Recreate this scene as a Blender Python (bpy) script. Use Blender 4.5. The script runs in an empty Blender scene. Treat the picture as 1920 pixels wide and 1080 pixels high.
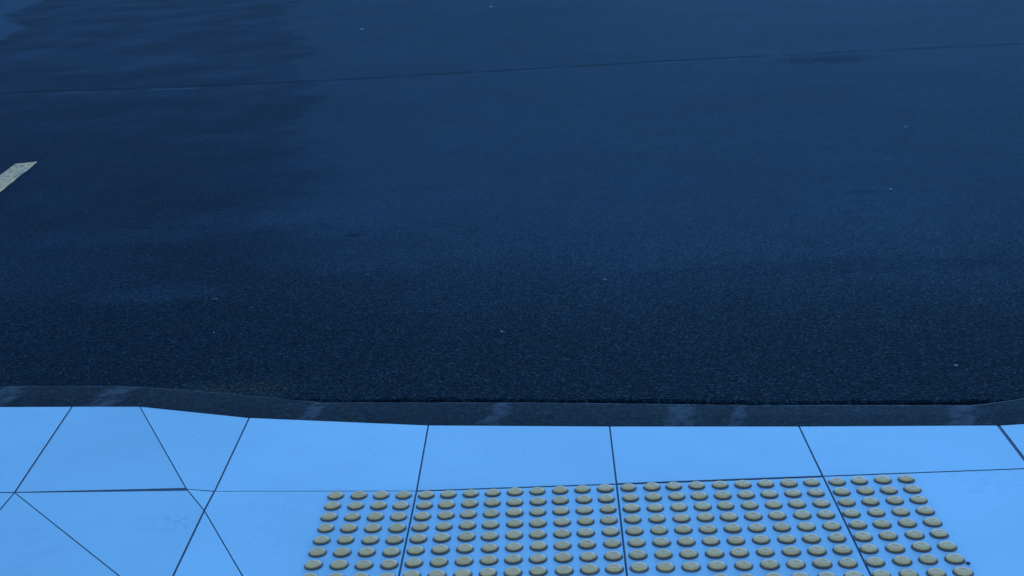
import bpy, bmesh, math, random
from mathutils import Vector, Matrix
random.seed(7)
S = bpy.context.scene
COL = S.collection

# ---------------------------------------------------------------- camera
R = [(0.998336, 0.029336, -0.049644), (-0.038854, -0.293908, -0.955044), (-0.042607, 0.955383, -0.292279)]
CAM = Vector((-0.09916, -2.51957, 1.24426))
FPX = 2350.0
cd = bpy.data.cameras.new("camera")
cam = bpy.data.objects.new("camera", cd)
COL.objects.link(cam)
cd.sensor_width = 36.0
cd.lens = FPX / 1920 * 36.0
cd.clip_start = 0.02
cd.clip_end = 500
m = Matrix(((R[0][0], -R[1][0], -R[2][0], CAM.x), (R[0][1], -R[1][1], -R[2][1], CAM.y),
            (R[0][2], -R[1][2], -R[2][2], CAM.z), (0, 0, 0, 1)))
cam.matrix_world = m
S.camera = cam

# ---------------------------------------------------------------- light: blue dusk, sun just over the horizon beyond the road
SUN_EL, SUN_AZ = math.radians(11.0), math.radians(15.0)     # azimuth measured from +Y (away from camera) towards +X
W = bpy.data.worlds.new("World")
S.world = W
W.use_nodes = True
wn = W.node_tree
bg = wn.nodes["Background"]
sky = wn.nodes.new("ShaderNodeTexSky")
sky.sky_type = 'NISHITA'
sky.sun_disc = False
sky.sun_elevation = SUN_EL
sky.sun_rotation = SUN_AZ
sky.altitude = 0
sky.air_density = 0.5
sky.dust_density = 0.0
sky.ozone_density = 4.0
wn.links.new(sky.outputs[0], bg.inputs[0])
bg.inputs[1].default_value = 0.15
sl = bpy.data.lights.new("sun", 'SUN')
sl.energy = 0.36
sl.angle = math.radians(30)
sl.color = (0.115, 0.40, 1.0)
sun = bpy.data.objects.new("sun", sl)
COL.objects.link(sun)
LEL = SUN_EL
sdir = Vector((math.sin(SUN_AZ) * math.cos(LEL), math.cos(SUN_AZ) * math.cos(LEL), math.sin(LEL)))
sun.rotation_euler = sdir.to_track_quat('Z', 'Y').to_euler()
S.view_settings.view_transform = 'Standard'
S.view_settings.look = 'None'
S.view_settings.exposure = 2.15
S.view_settings.gamma = 1.0


# ---------------------------------------------------------------- helpers
class NT:
    """tiny node builder"""
    def __init__(s, name):
        s.m = bpy.data.materials.new(name)
        s.m.use_nodes = True
        s.t = s.m.node_tree
        s.p = s.t.nodes["Principled BSDF"]
        s.geo = s.t.nodes.new("ShaderNodeNewGeometry").outputs["Position"]
        sp = s.t.nodes.new("ShaderNodeSeparateXYZ")
        s.t.links.new(s.geo, sp.inputs[0])
        s.x, s.y, s.z = sp.outputs

    def n(s, typ, **k):
        nd = s.t.nodes.new(typ)
        for a, b in k.items():
            setattr(nd, a, b)
        return nd

    def put(s, v, sock):
        if hasattr(v, "is_output"):
            s.t.links.new(v, sock)
        else:
            sock.default_value = v

    def math(s, op, a, b=0.0, c=0.0, clamp=False):
        nd = s.n("ShaderNodeMath", operation=op, use_clamp=clamp)
        for v, k in zip((a, b, c), nd.inputs):
            s.put(v, k)
        return nd.outputs[0]

    def step(s, v, lo, hi):      # smoothstep 0..1
        nd = s.n("ShaderNodeMapRange", interpolation_type='SMOOTHSTEP')
        s.put(v, nd.inputs[0])
        nd.inputs[1].default_value = lo
        nd.inputs[2].default_value = hi
        return nd.outputs[0]

    def vec(s, sx=1, sy=1, sz=1, off=(0, 0, 0)):
        nd = s.n("ShaderNodeMapping")
        s.t.links.new(s.geo, nd.inputs[0])
        nd.inputs[1].default_value = off
        nd.inputs[3].default_value = (sx, sy, sz)
        return nd.outputs[0]

    def noise(s, scale, detail=3, rough=.5, vec=None, dist=0.0):
        nd = s.n("ShaderNodeTexNoise")
        s.t.links.new(vec or s.geo, nd.inputs["Vector"])
        nd.inputs["Scale"].default_value = scale
        nd.inputs["Detail"].default_value = detail
        nd.inputs["Roughness"].default_value = rough
        nd.inputs["Distortion"].default_value = dist
        return nd.outputs["Fac"]

    def voro(s, scale, feature='F1', out="Distance", vec=None, rnd=1.0):
        nd = s.n("ShaderNodeTexVoronoi", feature=feature)
        s.t.links.new(vec or s.geo, nd.inputs["Vector"])
        nd.inputs["Scale"].default_value = scale
        nd.inputs["Randomness"].default_value = rnd
        return nd.outputs[out]

    def mix(s, f, a, b, mode='MIX'):
        nd = s.n("ShaderNodeMix", data_type='RGBA', blend_type=mode)
        s.put(f, nd.inputs[0])
        s.put(a if hasattr(a, "is_output") else (*a, 1), nd.inputs[6])
        s.put(b if hasattr(b, "is_output") else (*b, 1), nd.inputs[7])
        return nd.outputs[2]

    def grey(s, v):
        nd = s.n("ShaderNodeCombineColor")
        for i in range(3):
            s.put(v, nd.inputs[i])
        return nd.outputs[0]

    def curve(s, v, lo, hi, pts, vlo, vhi):
        """piecewise linear function of v in world units"""
        mr = s.n("ShaderNodeMapRange")
        s.put(v, mr.inputs[0])
        mr.inputs[1].default_value = lo
        mr.inputs[2].default_value = hi
        fc = s.n("ShaderNodeFloatCurve")
        s.t.links.new(mr.outputs[0], fc.inputs[1])
        c = fc.mapping.curves[0]
        pp = [((a - lo) / (hi - lo), (b - vlo) / (vhi - vlo)) for a, b in pts]
        while len(c.points) < len(pp):
            c.points.new(.5, .5)
        for q, (a, b) in zip(c.points, pp):
            q.location = (a, b)
            q.handle_type = 'VECTOR'
        fc.mapping.update()
        return s.math('MULTIPLY_ADD', fc.outputs[0], vhi - vlo, vlo)

    def bump(s, h, strength, dist, prev=None):
        nd = s.n("ShaderNodeBump")
        s.put(h, nd.inputs["Height"])
        nd.inputs["Strength"].default_value = strength
        nd.inputs["Distance"].default_value = dist
        if prev:
            s.t.links.new(prev, nd.inputs["Normal"])
        return nd.outputs[0]

    def fin(s, col, rough, nrm=None, spec=.5):
        s.put(col if hasattr(col, "is_output") else (*col, 1), s.p.inputs["Base Color"])
        s.put(rough, s.p.inputs["Roughness"])
        s.p.inputs["Specular IOR Level"].default_value = spec
        if nrm:
            s.t.links.new(nrm, s.p.inputs["Normal"])
        return s.m


def link(name, bm, mats, parent=None, smooth=False):
    me = bpy.data.meshes.new(name)
    bm.normal_update()
    bm.to_mesh(me)
    bm.free()
    for q in mats:
        me.materials.append(q)
    if smooth:
        for f in me.polygons:
            f.use_smooth = True
    o = bpy.data.objects.new(name, me)
    COL.objects.link(o)
    o.parent = parent
    return o


def bp(px, py, z=0.0):
    """survey point of the photograph on the level z"""
    c = ((px - 960) / FPX, (py - 540) / FPX, 1.0)
    d = Vector([sum(R[i][k] * c[i] for i in range(3)) for k in range(3)])
    return CAM + d * ((z - CAM.z) / d.z)


# ---------------------------------------------------------------- materials
def mat_road():
    s = NT("asphalt")
    x, y = s.x, s.y
    # outlines of the old damp / resurfaced patches, as x on y
    wob = s.math('MULTIPLY', s.math('SUBTRACT', s.noise(1.3, 5, .62), .5), .9)
    wob2 = s.math('MULTIPLY', s.math('SUBTRACT', s.noise(6.0, 4, .6), .5), .25)
    xw = s.math('ADD', s.math('ADD', x, wob), wob2)
    right = s.curve(y, 0, 24, [(0, -.5), (2.5, -.9), (3.6, -1.2), (5.2, -1.65), (7.0, -1.9), (8.5, -2.4), (9.5, -2.3), (13, -3.4), (17, -4.0), (24, -5)], -12, 0)
    left = s.curve(y, 0, 24, [(0, -6), (7, -6.2), (10.5, -6.0), (12, -6.6), (14.3, -7.2), (17, -8.6), (20.7, -9.4), (24, -10)], -12, 0)
    xl = s.math('ADD', s.math('ADD', x, s.math('MULTIPLY', wob, .55)), wob2)
    inside = s.math('MULTIPLY', s.step(s.math('DIVIDE', s.math('SUBTRACT', right, xw), s.math('MAXIMUM', .12, s.math('MULTIPLY_ADD', y, -.14, 1.0))), -.3, 1.0), s.step(s.math('SUBTRACT', xl, left), -.02, .08))
    leftout = s.step(s.math('SUBTRACT', left, xl), -.02, .08)
    # inside strength fades towards the near side
    big = s.noise(.55, 4, .6, s.vec(1, 1.0, 1, (3, 1, 0)))
    streak = s.noise(1.0, 5, .62, s.vec(1.1, .9, 1))
    fine = s.noise(7, 5, .65)
    base = s.mix(s.step(big, .3, .7), (.040, .052, .056), (.050, .064, .068))
    base = s.mix(s.step(streak, .42, .72), base, (.046, .062, .074))
    dark = s.mix(s.step(s.math('ADD', streak, s.math('MULTIPLY', s.step(y, 6, 12), .05)), .38, .74), (.021, .030, .034), (.042, .057, .066))
    base = s.mix(s.math('MULTIPLY', inside, .9), base, dark)
    base = s.mix(leftout, base, (.060, .080, .088))
    # deeper tone towards the kerb, its limit wavering with the broad noise
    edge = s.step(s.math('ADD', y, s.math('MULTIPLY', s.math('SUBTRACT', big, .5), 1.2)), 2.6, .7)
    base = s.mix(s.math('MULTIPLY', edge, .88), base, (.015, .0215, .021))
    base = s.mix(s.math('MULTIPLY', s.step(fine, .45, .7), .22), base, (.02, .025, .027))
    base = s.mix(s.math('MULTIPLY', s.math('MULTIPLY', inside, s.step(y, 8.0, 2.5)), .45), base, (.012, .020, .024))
    # joint between two lanes of paving
    ys = s.curve(x, -8, 6, [(-8, 7.55), (-4.46, 7.49), (-3, 7.36), (-1.8, 7.34), (1, 7.59), (3.6, 7.63), (6, 7.7)], 7, 8)
    dy = s.math('SUBTRACT', s.math('ADD', y, s.math('MULTIPLY', s.math('SUBTRACT', s.noise(5, 4, .6), .5), .12)), ys)
    seamm = s.math('MULTIPLY', s.step(s.math('ABSOLUTE', dy), .085, .02), s.step(s.noise(2.2, 4, .65, s.vec(1, 1, 1, (9, 0, 0))), .32, .54))
    base = s.mix(s.math('MULTIPLY', seamm, .85), base, (.010, .018, .022))
    lite = s.math('MULTIPLY', s.step(s.math('ABSOLUTE', s.math('ADD', dy, .11)), .06, .02), s.step(s.noise(1.4, 3, .6, s.vec(1, 1, 1, (2, 0, 0))), .5, .62))
    base = s.mix(s.math('MULTIPLY', lite, .45), base, (.12, .14, .15))
    # scuffs beside the seam and a few pits
    for (cx, cy, rx, ry, k) in ((1.95, 7.2, .5, .34, 1.0), (3.2, 6.1, .2, .07, .45), (3.3, 5.2, .2, .05, .4), (-.95, 2.38, .06, .045, .85),
                                (1.2, 2.78, .09, .05, .5), (.98, 1.66, 1.0, .14, .4), (-1.25, 1.13, .5, .10, .4)):
        ddx = s.math('DIVIDE', s.math('SUBTRACT', x, cx), rx)
        ddy = s.math('DIVIDE', s.math('SUBTRACT', y, cy), ry)
        r2 = s.math('SQRT', s.math('ADD', s.math('MULTIPLY', ddx, ddx), s.math('MULTIPLY', ddy, ddy)))
        r2 = s.math('ADD', r2, s.math('MULTIPLY', s.math('SUBTRACT', s.noise(18, 5, .75), .5), 3.6))
        base = s.mix(s.math('MULTIPLY', s.step(r2, 1.0, .2), k), base, (.012, .022, .028))
    # pale dusty patches at the left
    for (cx, cy, rx, ry, k) in ((-1.52, 1.65, .36, .14, .38), (-1.35, 2.75, .7, .32, .35), (-.75, 2.0, .6, .22, .25), (-1.9, 2.5, .8, .2, .2), (-2.2, 4.9, .5, .25, .3), (-4.6, 9.6, 1.8, .7, .3)):
        ddx = s.math('DIVIDE', s.math('SUBTRACT', x, cx), rx)
        ddy = s.math('DIVIDE', s.math('SUBTRACT', y, cy), ry)
        r2 = s.math('SQRT', s.math('ADD', s.math('MULTIPLY', ddx, ddx), s.math('MULTIPLY', ddy, ddy)))
        r2 = s.math('ADD', r2, s.math('MULTIPLY', s.math('SUBTRACT', s.noise(5, 4, .6), .5), 1.8))
        base = s.mix(s.math('MULTIPLY', s.step(r2, 1.1, .2), k), base, (.055, .066, .074))
    # aggregate
    g1 = s.voro(190, out="Color")
    sep = s.n("ShaderNodeSeparateColor")
    s.t.links.new(g1, sep.inputs[0])
    rnd = sep.outputs[0]
    base0 = base
    base = s.mix(s.step(rnd, .0, 1.0), s.mix(1.0, base, (.42, .42, .42), 'MULTIPLY'), s.mix(1.0, base, (1.6, 1.6, 1.6), 'MULTIPLY'))
    base = s.mix(s.math('MULTIPLY_ADD', s.step(y, 3.6, 1.0), .62, .38), base0, base)
    base = s.mix(s.math('MULTIPLY', s.step(rnd, .93, .97), .35), base, (.14, .155, .13))
    coarse = s.noise(125, 3, .75)
    cm = s.math('MULTIPLY_ADD', s.step(coarse, .38, .62), 1.0, .48)
    base = s.mix(s.step(y, 3.0, .8), base, s.mix(1.0, base, s.grey(cm), 'MULTIPLY'))
    # lichen-coloured grit in the gutter near the bend of the kerb
    gx = s.math('DIVIDE', s.math('SUBTRACT', x, -1.05), .28)
    gy = s.math('DIVIDE', s.math('SUBTRACT', y, .70), .10)
    gr = s.math('SQRT', s.math('ADD', s.math('MULTIPLY', gx, gx), s.math('MULTIPLY', gy, gy)))
    gm = s.math('MULTIPLY', s.step(gr, 1.1, .2), s.step(sep.outputs[1], .62, .75))
    base = s.mix(s.math('MULTIPLY', gm, .6), base, (.16, .11, .05))
    pit = s.step(s.noise(55, 2, .5), .33, .27)
    base = s.mix(s.math('MULTIPLY', pit, .6), base, (.012, .018, .024))
    d1 = s.voro(170)
    n1 = s.bump(d1, .75, .0035)
    n2 = s.bump(s.noise(60, 3, .6), .5, .004, n1)
    base = s.mix(1.0, base, (.62, .89, .98), 'MULTIPLY')
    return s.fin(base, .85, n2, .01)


def mat_pave():
    s = NT("paving_concrete")
    at = s.n("ShaderNodeAttribute", attribute_name="tone")
    m1 = s.noise(2.2, 4, .6)
    m2 = s.noise(14, 4, .65)
    c = s.mix(s.step(m1, .3, .7), (.465, .655, .61), (.51, .705, .655))
    c = s.mix(s.math('MULTIPLY', s.step(m2, .5, .8), .35), c, (.46, .60, .58))
    c = s.mix(1.0, c, at.outputs["Color"], 'MULTIPLY')
    # small scuffs
    sc = s.math('MULTIPLY', s.step(s.noise(38, 3, .6, s.vec(1, 1.6, 1)), .66, .74), s.step(s.noise(3.1, 2, .5, s.vec(1, 1, 1, (5, 5, 0))), .52, .68))
    c = s.mix(s.math('MULTIPLY', sc, .35), c, (.18, .25, .36))
    v = s.voro(17)
    c = s.mix(s.math('MULTIPLY', s.math('MULTIPLY', s.step(v, .06, .03), s.step(s.noise(2.7, 1), .52, .62)), .4), c, (.10, .16, .25))
    # scuffed dirt where people step off the ramp
    for (cx, cy, rx, ry, k) in ((-.965, -.10, .10, .06, .3), (-.76, .0, .12, .10, .14), (-.72, -.16, .10, .16, .14), (-1.28, -.20, .18, .12, .12), (.80, -.02, .12, .10, .16), (-.25, .22, .10, .05, .14)):
        ddx = s.math('DIVIDE', s.math('SUBTRACT', s.x, cx), rx)
        ddy = s.math('DIVIDE', s.math('SUBTRACT', s.y, cy), ry)
        r2 = s.math('SQRT', s.math('ADD', s.math('MULTIPLY', ddx, ddx), s.math('MULTIPLY', ddy, ddy)))
        mk = s.math('MULTIPLY', s.step(r2, 1.1, .3), s.step(s.noise(55, 4, .75), .46, .62))
        c = s.mix(s.math('MULTIPLY', mk, k), c, (.22, .33, .40))
    n = s.bump(s.noise(420, 3, .6), .25, .0008)
    n = s.bump(s.noise(9, 2), .25, .004, n)
    return s.fin(c, .72, n, .3)


def mat_joint():
    s = NT("joint_mortar")
    c = s.mix(s.noise(60, 3), (.10, .12, .13), (.16, .18, .19))
    return s.fin(c, .9, s.bump(s.noise(300, 3), .6, .001))


PATCH = [(-1.72, .055), (-1.40, .055), (-.79, .035), (-.29, .03), (.185, .04), (.335, .022), (.88, .035)]


def mat_kerb():
    s = NT("kerb_stone")
    g = s.voro(130, out="Color")
    sep = s.n("ShaderNodeSeparateColor")
    s.t.links.new(g, sep.inputs[0])
    base = s.mix(s.noise(4, 4, .6), (.040, .046, .043), (.062, .068, .066))
    base = s.mix(s.step(sep.outputs[0], 0, 1), s.mix(1.0, base, (.4, .42, .4), 'MULTIPLY'), s.mix(1.0, base, (1.55, 1.6, 1.55), 'MULTIPLY'))
    base = s.mix(s.math('MULTIPLY', s.step(sep.outputs[1], .88, .95), .6), base, (.22, .20, .15))
    xs = s.math('ADD', s.math('SUBTRACT', s.x, s.math('MULTIPLY', s.y, .25)), .11)
    xs = s.math('ADD', xs, s.math('MULTIPLY', s.math('SUBTRACT', s.noise(16, 4, .65), .5), .10))
    tot = 0.0
    for px, w in PATCH:
        tot = s.math('ADD', tot, s.step(s.math('ABSOLUTE', s.math('SUBTRACT', xs, px)), w, w * .45))
    tot = s.math('MULTIPLY', s.math('MINIMUM', tot, 1.0), s.step(s.noise(24, 4, .7), .30, .66))
    base = s.mix(s.math('MULTIPLY', tot, .85), base, (.46, .33, .30))
    n = s.bump(s.voro(260), .4, .0012)
    n = s.bump(s.noise(35, 3), .3, .003, n)
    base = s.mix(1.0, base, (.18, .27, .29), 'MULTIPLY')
    return s.fin(base, .75, n, .05)


def mat_stud():
    s = NT("stud_polymer")
    oi = s.n("ShaderNodeObjectInfo")
    c = s.mix(oi.outputs["Random"], (.90, .455, .142), (.98, .51, .17))
    c = s.mix(s.math('MULTIPLY', s.step(s.noise(160, 3, .6), .5, .75), .35), c, (.6, .37, .15))
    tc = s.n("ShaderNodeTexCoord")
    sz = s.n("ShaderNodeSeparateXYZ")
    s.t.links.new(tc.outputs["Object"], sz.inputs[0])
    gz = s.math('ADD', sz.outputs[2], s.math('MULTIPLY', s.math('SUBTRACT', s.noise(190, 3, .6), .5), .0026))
    c = s.mix(s.math('MULTIPLY', s.step(gz, .0060, .0028), .94), c, (.085, .065, .045))      # shade on the stud sides put into the colour, darker towards the foot
    return s.fin(c, .55, s.bump(s.noise(600, 2), .2, .0004), .22)


def mat_paint():
    s = NT("worn_line_paint")
    worn = s.step(s.noise(34, 5, .75, s.vec(1, .6, 1)), .50, .60)
    c = s.mix(s.noise(9, 4), (.95, .42, .09), (1.0, .46, .11))
    c = s.mix(s.math('MULTIPLY', s.step(s.noise(4, 5, .7), .45, .7), .25), c, (.3, .27, .2))
    c = s.mix(s.math('MULTIPLY', worn, .8), c, (.05, .06, .07))
    return s.fin(c, .7, s.bump(s.voro(170), .5, .002), .35)


def mat_plain(name, a, b, r=.8):
    s = NT(name)
    return s.fin(s.mix(s.step(s.noise(70, 5, .7), .3, .7), a, b), r)


M_ROAD, M_PAVE, M_JOINT, M_KERB, M_STUD, M_PAINT = mat_road(), mat_pave(), mat_joint(), mat_kerb(), mat_stud(), mat_paint()
M_CHIP = mat_plain("pale_chip", (.16, .17, .16), (.26, .27, .26))
M_ARRIS = mat_plain("kerb_worn_edge", (.015, .02, .025), (.075, .075, .085))
M_FOOT_RING = mat_plain("foot_ring_shade", (.05, .07, .08), (.12, .14, .15), .7)  # dark base flange, with the contact shadow round the stud put into its colour
M_DARK = mat_plain("dark_crumb", (.01, .015, .03), (.03, .03, .05), .6)

# ---------------------------------------------------------------- road
ZR = -0.006
GAP = 0.031


def line(pts, z_of=None):
    return [Vector(p) for p in pts]


# kerb edges (pavement side / road side), left to right, with the height of the kerb top
KI = [bp(-500, 764, .02), bp(135, 762, .019), bp(262, 762, .018), bp(467, 783, .006), bp(803, 797, .0), bp(1143, 799, 0), bp(1498, 799, 0), bp(1872, 797, 0), bp(2250, 775, .03), bp(2700, 752, .045)]
KO = [bp(-500, 722, .02), bp(110, 722, .019), bp(245, 722, .018), bp(420, 735, .008), bp(600, 752, .001), bp(1000, 752.5, 0), bp(1400, 757, 0), bp(1830, 757, 0), bp(1925, 744, .008), bp(2700, 690, .045)]


def resample(P, n):
    L = [0.0]
    for a, b in zip(P, P[1:]):
        L.append(L[-1] + (b - a).length)
    out = []
    for i in range(n):
        t = L[-1] * i / (n - 1)
        k = 0
        while k < len(P) - 2 and L[k + 1] < t:
            k += 1
        u = (t - L[k]) / (L[k + 1] - L[k])
        out.append(P[k].lerp(P[k + 1], u))
    return out


def x_at(P, x):
    for a, b in zip(P, P[1:]):
        if a.x <= x <= b.x:
            return a.lerp(b, (x - a.x) / (b.x - a.x))
    # beyond the surveyed stretch: continue straight
    a, b = (P[0], P[1]) if x < P[0].x else (P[-2], P[-1])
    q = a + (b - a) * ((x - a.x) / (b.x - a.x))
    q.z = a.z if x < P[0].x else b.z
    return q


xs = [-30, -15, -8, -5, -3.5] + [-2.9 + i * .04 for i in range(int(6.2 / .04))] + [3.5, 5, 8, 15, 30]
bm = bmesh.new()
rows = []
rr = random.Random(3)
for x in xs:
    e = x_at(KO, x)
    g = GAP * (0.15 if x < -1.05 else 1.0)
    if -1.05 <= x < -.55:
        g = GAP * (.15 + .85 * (x + 1.05) / .5)
    if x > .92:
        g = GAP * max(.15, 1 - (x - .92) / .25)
    j = rr.uniform(-.004, .004) + .004 * math.sin(x * 9) + .003 * math.sin(x * 23 + 1)
    yy = e.y + g + j
    r = [bm.verts.new((x, yy - .004, ZR - .05)), bm.verts.new((x, yy, ZR - .004)), bm.verts.new((x, yy + .006, ZR))]
    for d in (.05, .2, .6, 1.5, 4, 9, 20, 45, 120):
        r.append(bm.verts.new((x, e.y + d, ZR)))
    rows.append(r)
for a, b in zip(rows, rows[1:]):
    for i in range(len(a) - 1):
        bm.faces.new((a[i], b[i], b[i + 1], a[i + 1]))
o = link("road", bm, [M_ROAD])
o["kind"] = "structure"

# earth under everything
bm = bmesh.new()
q = [bm.verts.new(p) for p in ((-150, -150, -.12), (150, -150, -.12), (150, 150, -.12), (-150, 150, -.12))]
bm.faces.new(q)
o = link("ground", bm, [M_JOINT])
o["kind"] = "structure"

# ---------------------------------------------------------------- kerb
bm = bmesh.new()
kx = [-12, -6, -3.2] + [-2.4 + i * .02 for i in range(int(5.0 / .02))] + [3.2, 6, 12]
prev = None
for x in kx:
    a, b = x_at(KI, x), x_at(KO, x)
    j = rr.uniform(-.0008, .0008)
    prof = [(a.y + .0015, a.z - .06), (a.y + .0015, a.z - .0045), (a.y + .004, a.z - .0025), ((a.y * .5 + b.y * .5), (a.z + b.z) / 2 - .001),
            (b.y - .008, b.z - .001), (b.y - .002 + j, b.z - .003), (b.y + j, b.z - .008), (b.y, -.09)]
    cur = [bm.verts.new((x, *p)) for p in prof]
    if prev:
        for i in range(len(cur) - 1):
            f = bm.faces.new((prev[i], cur[i], cur[i + 1], prev[i + 1]))
            if i in (4, 5):
                f.material_index = 1
    prev = cur
o = link("kerb", bm, [M_KERB, M_ARRIS], smooth=False)
o["kind"] = "structure"

# ---------------------------------------------------------------- pavement
bm = bmesh.new()
tone = bm.loops.layers.float_color.new("tone")


def slab(P, gaps=None, t=None):
    """one paving slab: outline P (counter-clockwise), gap = half joint width per edge (i -> i+1)"""
    n = len(P)
    gaps = gaps or [.0024] * n
    P = [Vector(p) for p in P]
    area = sum(P[i].x * P[(i + 1) % n].y - P[(i + 1) % n].x * P[i].y for i in range(n))
    if area < 0:
        P.reverse()
        gaps = [gaps[(n - 2 - i) % n] for i in range(n)]

    def inset(extra):
        E = []
        for i in range(n):
            a, b = P[i], P[(i + 1) % n]
            d = Vector((b.x - a.x, b.y - a.y)).normalized()
            nn = Vector((-d.y, d.x))
            g = gaps[i]
            g0, g1 = g if isinstance(g, tuple) else (g, g)
            E.append((Vector((a.x, a.y)) + nn * (g0 + extra), Vector((b.x, b.y)) + nn * (g1 + extra)))
        out = []
        for i in range(n):
            (p1, p2), (p3, p4) = E[i - 1], E[i]
            d1, d2 = p2 - p1, p4 - p3
            det = d1.x * d2.y - d1.y * d2.x
            if abs(det) < 1e-7:
                out.append(Vector((p3.x, p3.y, P[i].z)))
                continue
            u = ((p3.x - p1.x) * d2.y - (p3.y - p1.y) * d2.x) / det
            q = p1 + d1 * u
            out.append(Vector((q.x, q.y, P[i].z)))
        return out
    top = inset(.0008)
    rim = inset(0)
    vt = [bm.verts.new(p) for p in top]
    vr = [bm.verts.new(p - Vector((0, 0, .0008))) for p in rim]
    vb = [bm.verts.new(p - Vector((0, 0, .05))) for p in rim]
    tv = t if t is not None else rr.uniform(.965, 1.03)
    fs = [bm.faces.new(vt)]
    for i in range(n):
        k = (i + 1) % n
        fs.append(bm.faces.new((vr[i], vr[k], vt[k], vt[i])))
        fs.append(bm.faces.new((vb[i], vb[k], vr[k], vr[i])))
        fs[-1].material_index = 1
    for f in fs:
        for l in f.loops:
            l[tone] = (tv, tv, tv, 1)
    bed = [bm.verts.new(p - Vector((0, 0, .003))) for p in P]
    f = bm.faces.new(bed)
    f.material_index = 1
    for l in f.loops:
        l[tone] = (1, 1, 1, 1)


ZL = .034      # level of the raised walk left of the ramp
a1, a2, a3, a4, a5, a6, a7, a8, a9 = KI[1:]
a0 = bp(-200, 763, .02)
am = bp(-540, 764, .02)
b1 = bp(27, 923, .013)
b2 = bp(350, 917, .004)
b3 = bp(402, 921, 0)
b4 = bp(781, 920.5, 0)
b5, b6 = bp(1156, 907.5, 0), bp(1543, 893, 0)
b7, b8 = bp(1934, 878, 0), bp(2325, 865, .022)
b0 = bp(-345, 925, .015)
bmm = bp(-720, 927, .015)
f3 = bp(383, 957, .0)
N, F, Wd = .0022, .0013, .0075
# front row, from the left: the fold lines are saw cuts
slab([am, bmm, b0, a0], t=.93)  # low t on the left slabs paints the light falloff into their tone
slab([a0, b0, b1, a1], [.0024, .0032, .0025, .0024], t=.925)
slab([a1, b1, b2, a2], [.0025, (.0028, .0085), F, .002], t=.90)
slab([a2, b2, b3, a3], [F, .0028, .0020, .002], t=.95)
slab([a3, b3, b4, a4], [.0025, .002, .0020, .002])
slab([a4, b4, b5, a5], [.0020, .0032, .0020, .002])
slab([a5, b5, b6, a6], [.0020, .0048, .0020, .002])
slab([a6, b6, b7, a7], [.0020, .0034, .0042, .002])
slab([a7, b7, b8, a8], [.0042, .0022, .0020, .002])
slab([a8, b8, b8 + Vector((.46, .0, .01)), a9 + Vector((0, 0, 0))])
# second row and the rows towards the building
c4 = Vector((b4.x + .004, b4.y - .446, 0))
c5, c6, c7 = Vector((b5.x, b5.y - .452, 0)), Vector((b6.x + .002, b6.y - .452, 0)), Vector((b7.x + .01, b7.y - .452, 0))
jn = bp(325, 1080, .001)
c3 = b3 + (jn - b3) * (.446 / (b3.y - jn.y))
c3.z = .002
fa = bp(455, 1080, 0)
cf = f3 + (fa - f3) * ((f3.y - c3.y) / (f3.y - fa.y))     # cut A at the next transverse joint
cf.z = 0
g1 = bp(225, 1080, .006)
cg = b1 + (g1 - b1) * ((b1.y - c3.y) / (b1.y - g1.y))     # cut B there
cg.z = .004
k0 = bp(0, 955, .013)
c1 = b1 + (k0 - b1) * (.45 / (b1.y - k0.y))
c1.z = .012
c0 = c1 + Vector((-.46, .0, 0))
cm = c0 + Vector((-.46, .0, 0))
slab([bmm, cm, c0, b0])
slab([b0, c0, c1, b1], [.0020, .0022, .0020, .0028], t=.91)  # left slabs of this row carry the same painted falloff in t
slab([b1, c1, cg], [.0020, .002, F], t=.9)
slab([b1, cg, c3, f3, b2], [F, .002, .0028, F, (.0085, .0028)], t=.915)
slab([b2, f3, b3], [F, .0028, .0018], t=1.0)
slab([b3, f3, cf, c4, b4], [.0020, F, .002, .0020, .0012], t=1.0)
slab([f3, c3, cf], [.0020, .002, F], t=.99)
slab([b4, c4, c5, b5], [.0020, .0022, .0020, .0032])
slab([b5, c5, c6, b6], [.0020, .0022, .0020, .0048])
slab([b6, c6, c7, b7], [.0020, .0022, .0020, .0022], t=1.01)
c8 = c7 + Vector((.45, 0, .012))
slab([b7, c7, c8, b8])
c9 = c8 + Vector((.46, 0, .01))
slab([b8, c8, c9, b8 + Vector((.46, 0, .01))])
top = [cm, c0, c1, cg, c3, cf, c4, c5, c6, c7, c8, c9]
top = [cm, c0, c1, c3, c4, c5, c6, c7, c8, c9]
for r in range(6):
    nxt = [Vector((p.x, p.y - .45, p.z * .6)) for p in top]
    for i in range(len(top) - 1):
        if r == 0 and i == 2:
            slab([c1, nxt[2], nxt[3], c3, cg])
        elif r == 0 and i == 3:
            slab([c3, nxt[3], nxt[4], c4, cf])
        else:
            slab([top[i], nxt[i], nxt[i + 1], top[i + 1]])
    top = nxt
o = link("pavement", bm, [M_PAVE, M_JOINT])
o["kind"] = "structure"

# ---------------------------------------------------------------- road marking
d = Vector((.153, -.988, 0))
p1, p2 = bp(29, 307, ZR + .004), bp(69, 303, ZR + .004)
bm = bmesh.new()
L = 2.6
n = 30
pr = None
for i in range(n + 1):
    u = L * i / n
    w = rr.uniform(-.003, .003)
    q1, q2 = p1 + d * u + Vector((w, 0, 0)), p2 + d * u + Vector((rr.uniform(-.003, .003), 0, 0))
    cur = [bm.verts.new(q1 - Vector((0.001, 0, .0035))), bm.verts.new(q1), bm.verts.new(q2), bm.verts.new(q2 - Vector((-.001, 0, .0035)))]
    if pr:
        for k in range(3):
            bm.faces.new((pr[k], cur[k], cur[k + 1], pr[k + 1]))
    else:
        bm.faces.new(cur)
    pr = cur
o = link("road_marking", bm, [M_PAINT])
o["label"] = "short worn cream line painted on the dark asphalt at the left edge"
o["category"] = "road marking"

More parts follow.
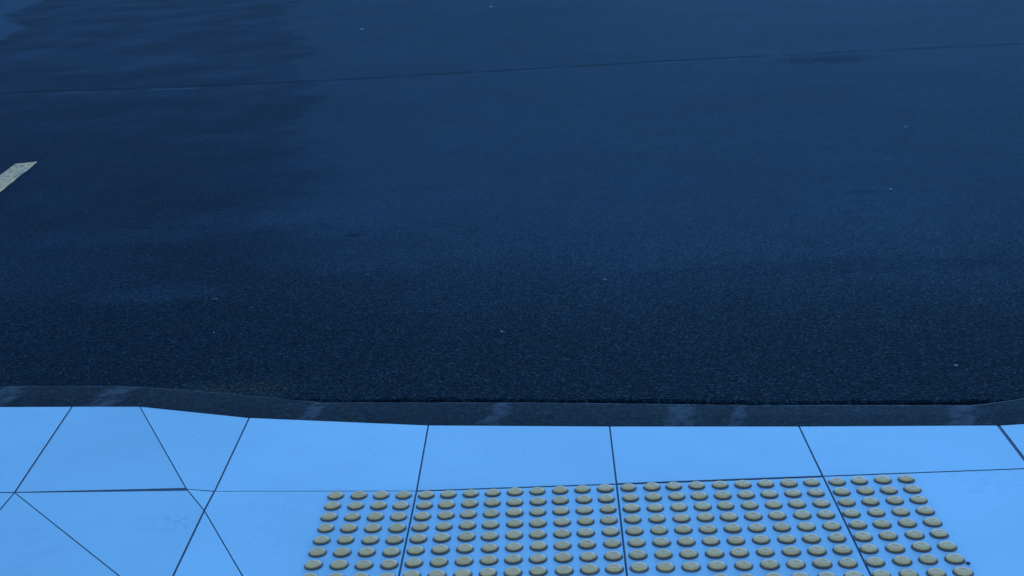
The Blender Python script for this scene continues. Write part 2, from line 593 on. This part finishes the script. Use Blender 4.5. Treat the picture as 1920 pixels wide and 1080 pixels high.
# ---------------------------------------------------------------- tactile studs
ORD = ["first", "second", "third", "fourth", "fifth", "sixth", "seventh", "eighth", "ninth", "tenth", "eleventh", "twelfth", "thirteenth",
       "fourteenth", "fifteenth", "sixteenth", "seventeenth", "eighteenth", "nineteenth", "twentieth", "twenty-first", "twenty-second",
       "twenty-third", "twenty-fourth", "twenty-fifth", "twenty-sixth"]
AFF = {(1, 4): ((1.0162, -.0562), (-.0189, 1.0232), (.0063, -.0265)), (5, 13): ((.9913, .0116), (-.0132, .9958), (-.0043, .0012)),
       (14, 22): ((.9986, -.0117), (-.0009, .9987), (-.0017, .0025)), (23, 26): ((1.0111, .0126), (.0045, .9968), (-.0034, -.0074))}


def stud_mesh():
    bm = bmesh.new()
    prof = [(.0196, 0.0), (.0190, .0007), (.0180, .0009), (.0170, .0028), (.0152, .0050), (.0132, .0063), (.0108, .0069), (.0080, .0071), (.0052, .0071), (.0044, .0067), (.0033, .0067), (.0026, .0071), (.0, .0073)]
    seg = 28
    rings = []
    for r, z in prof[:-1]:
        rings.append([bm.verts.new((r * math.cos(2 * math.pi * k / seg), r * math.sin(2 * math.pi * k / seg), z)) for k in range(seg)])
    for a, b in zip(rings, rings[1:]):
        for k in range(seg):
            f = bm.faces.new((a[k], a[(k + 1) % seg], b[(k + 1) % seg], b[k]))
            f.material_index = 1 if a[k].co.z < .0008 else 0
    c = bm.verts.new((0, 0, prof[-1][1]))
    for k in range(seg):
        bm.faces.new((rings[-1][k], rings[-1][(k + 1) % seg], c))
    return bm


stud = link("tactile_stud", stud_mesh(), [M_STUD, M_FOOT_RING], smooth=True)
first = True
for row in range(1, 10):
    for cidx in range(1, 27):
        for (lo, hi), A in AFF.items():
            if lo <= cidx <= hi:
                u, v = (cidx - 13.5) * .05, -(row - 1) * .05
                x = A[0][0] * u + A[1][0] * v + A[2][0]
                y = A[0][1] * u + A[1][1] * v + A[2][1]
        x += rr.uniform(-.001, .001)
        y += rr.uniform(-.0008, .0008)
        # leave out the ones wholly below the frame
        rel = Vector((x, y, .004)) - CAM
        cy = sum(R[1][i] * rel[i] for i in range(3)) / sum(R[2][i] * rel[i] for i in range(3)) * FPX + 540
        if cy > 1085:
            continue
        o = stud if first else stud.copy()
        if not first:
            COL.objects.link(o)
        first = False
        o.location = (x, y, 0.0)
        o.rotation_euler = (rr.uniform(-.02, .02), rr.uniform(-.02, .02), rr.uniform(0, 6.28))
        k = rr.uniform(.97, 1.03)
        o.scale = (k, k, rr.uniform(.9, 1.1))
        side = "left" if cidx <= 13 else "right"
        num = cidx if cidx <= 13 else 27 - cidx
        rown = "row nearest the road" if row == 1 else ORD[row - 1] + " row from the road"
        o["label"] = "yellow-grey tactile stud, %s from the %s in the %s" % (ORD[num - 1], side, rown)
        o["category"] = "tactile stud"
        o["group"] = "tactile studs fixed to the paving slabs"


# ---------------------------------------------------------------- loose chips
def chip(px, py, size, z, mat, name, label, cat, group=None):
    bm = bmesh.new()
    bmesh.ops.create_icosphere(bm, subdivisions=2, radius=size)
    for v in bm.verts:
        f = 1 + rr.uniform(-.22, .22)
        v.co = Vector((v.co.x * f * 1.15, v.co.y * f, v.co.z * f * .55))
    o = link(name, bm, [mat])
    p = bp(px, py, z)
    o.location = (p.x, p.y, z + size * .4)
    o.rotation_euler.z = rr.uniform(0, 6)
    o["label"] = label
    o["category"] = cat
    if group:
        o["group"] = group
    return o


G = "pale stone chips lying on the road"
chip(941, 622, .0042, ZR, M_CHIP, "stone_chip", "pale stone chip on the asphalt above the middle of the kerb", "stone chip", G)
chip(1134, 525, .0042, ZR, M_CHIP, "stone_chip", "tiny pale stone chip at the centre of the road, right of middle", "stone chip", G)
chip(1792, 686, .0045, ZR, M_CHIP, "stone_chip", "pale stone chip on the asphalt just above the right kerb bend", "stone chip", G)
chip(401, 624, .003, ZR, M_CHIP, "stone_chip", "pale stone chip on the dark asphalt at the lower left", "stone chip", G)
chip(1670, 356, .007, ZR, M_CHIP, "stone_chip", "pale stone chip on the open asphalt at right, well below the seam", "stone chip", G)
chip(1698, 239, .008, ZR, M_CHIP, "stone_chip", "pale stone chip at right, nearest below the road seam", "stone chip", G)
chip(678, 57, .022, ZR, M_CHIP, "stone_chip", "pale stone chip beyond the road seam, nearer the seam of the pair", "stone chip", G)
chip(921, 14, .022, ZR, M_CHIP, "stone_chip", "farthest pale stone chip, at the top edge of the road", "stone chip", G)
chip(1815, 1057, .0042, 0.0, M_DARK, "dark_pebble", "small black pebble on the slab right of the last stud column", "pebble")
chip(690, 517, .006, ZR, M_DARK, "asphalt_crumb", "black asphalt crumb on the road left of centre", "asphalt crumb", "black crumbs on the road")
chip(403, 563, .008, ZR, M_DARK, "asphalt_crumb", "larger black asphalt crumb on the road at left beside a pale patch", "asphalt crumb", "black crumbs on the road")
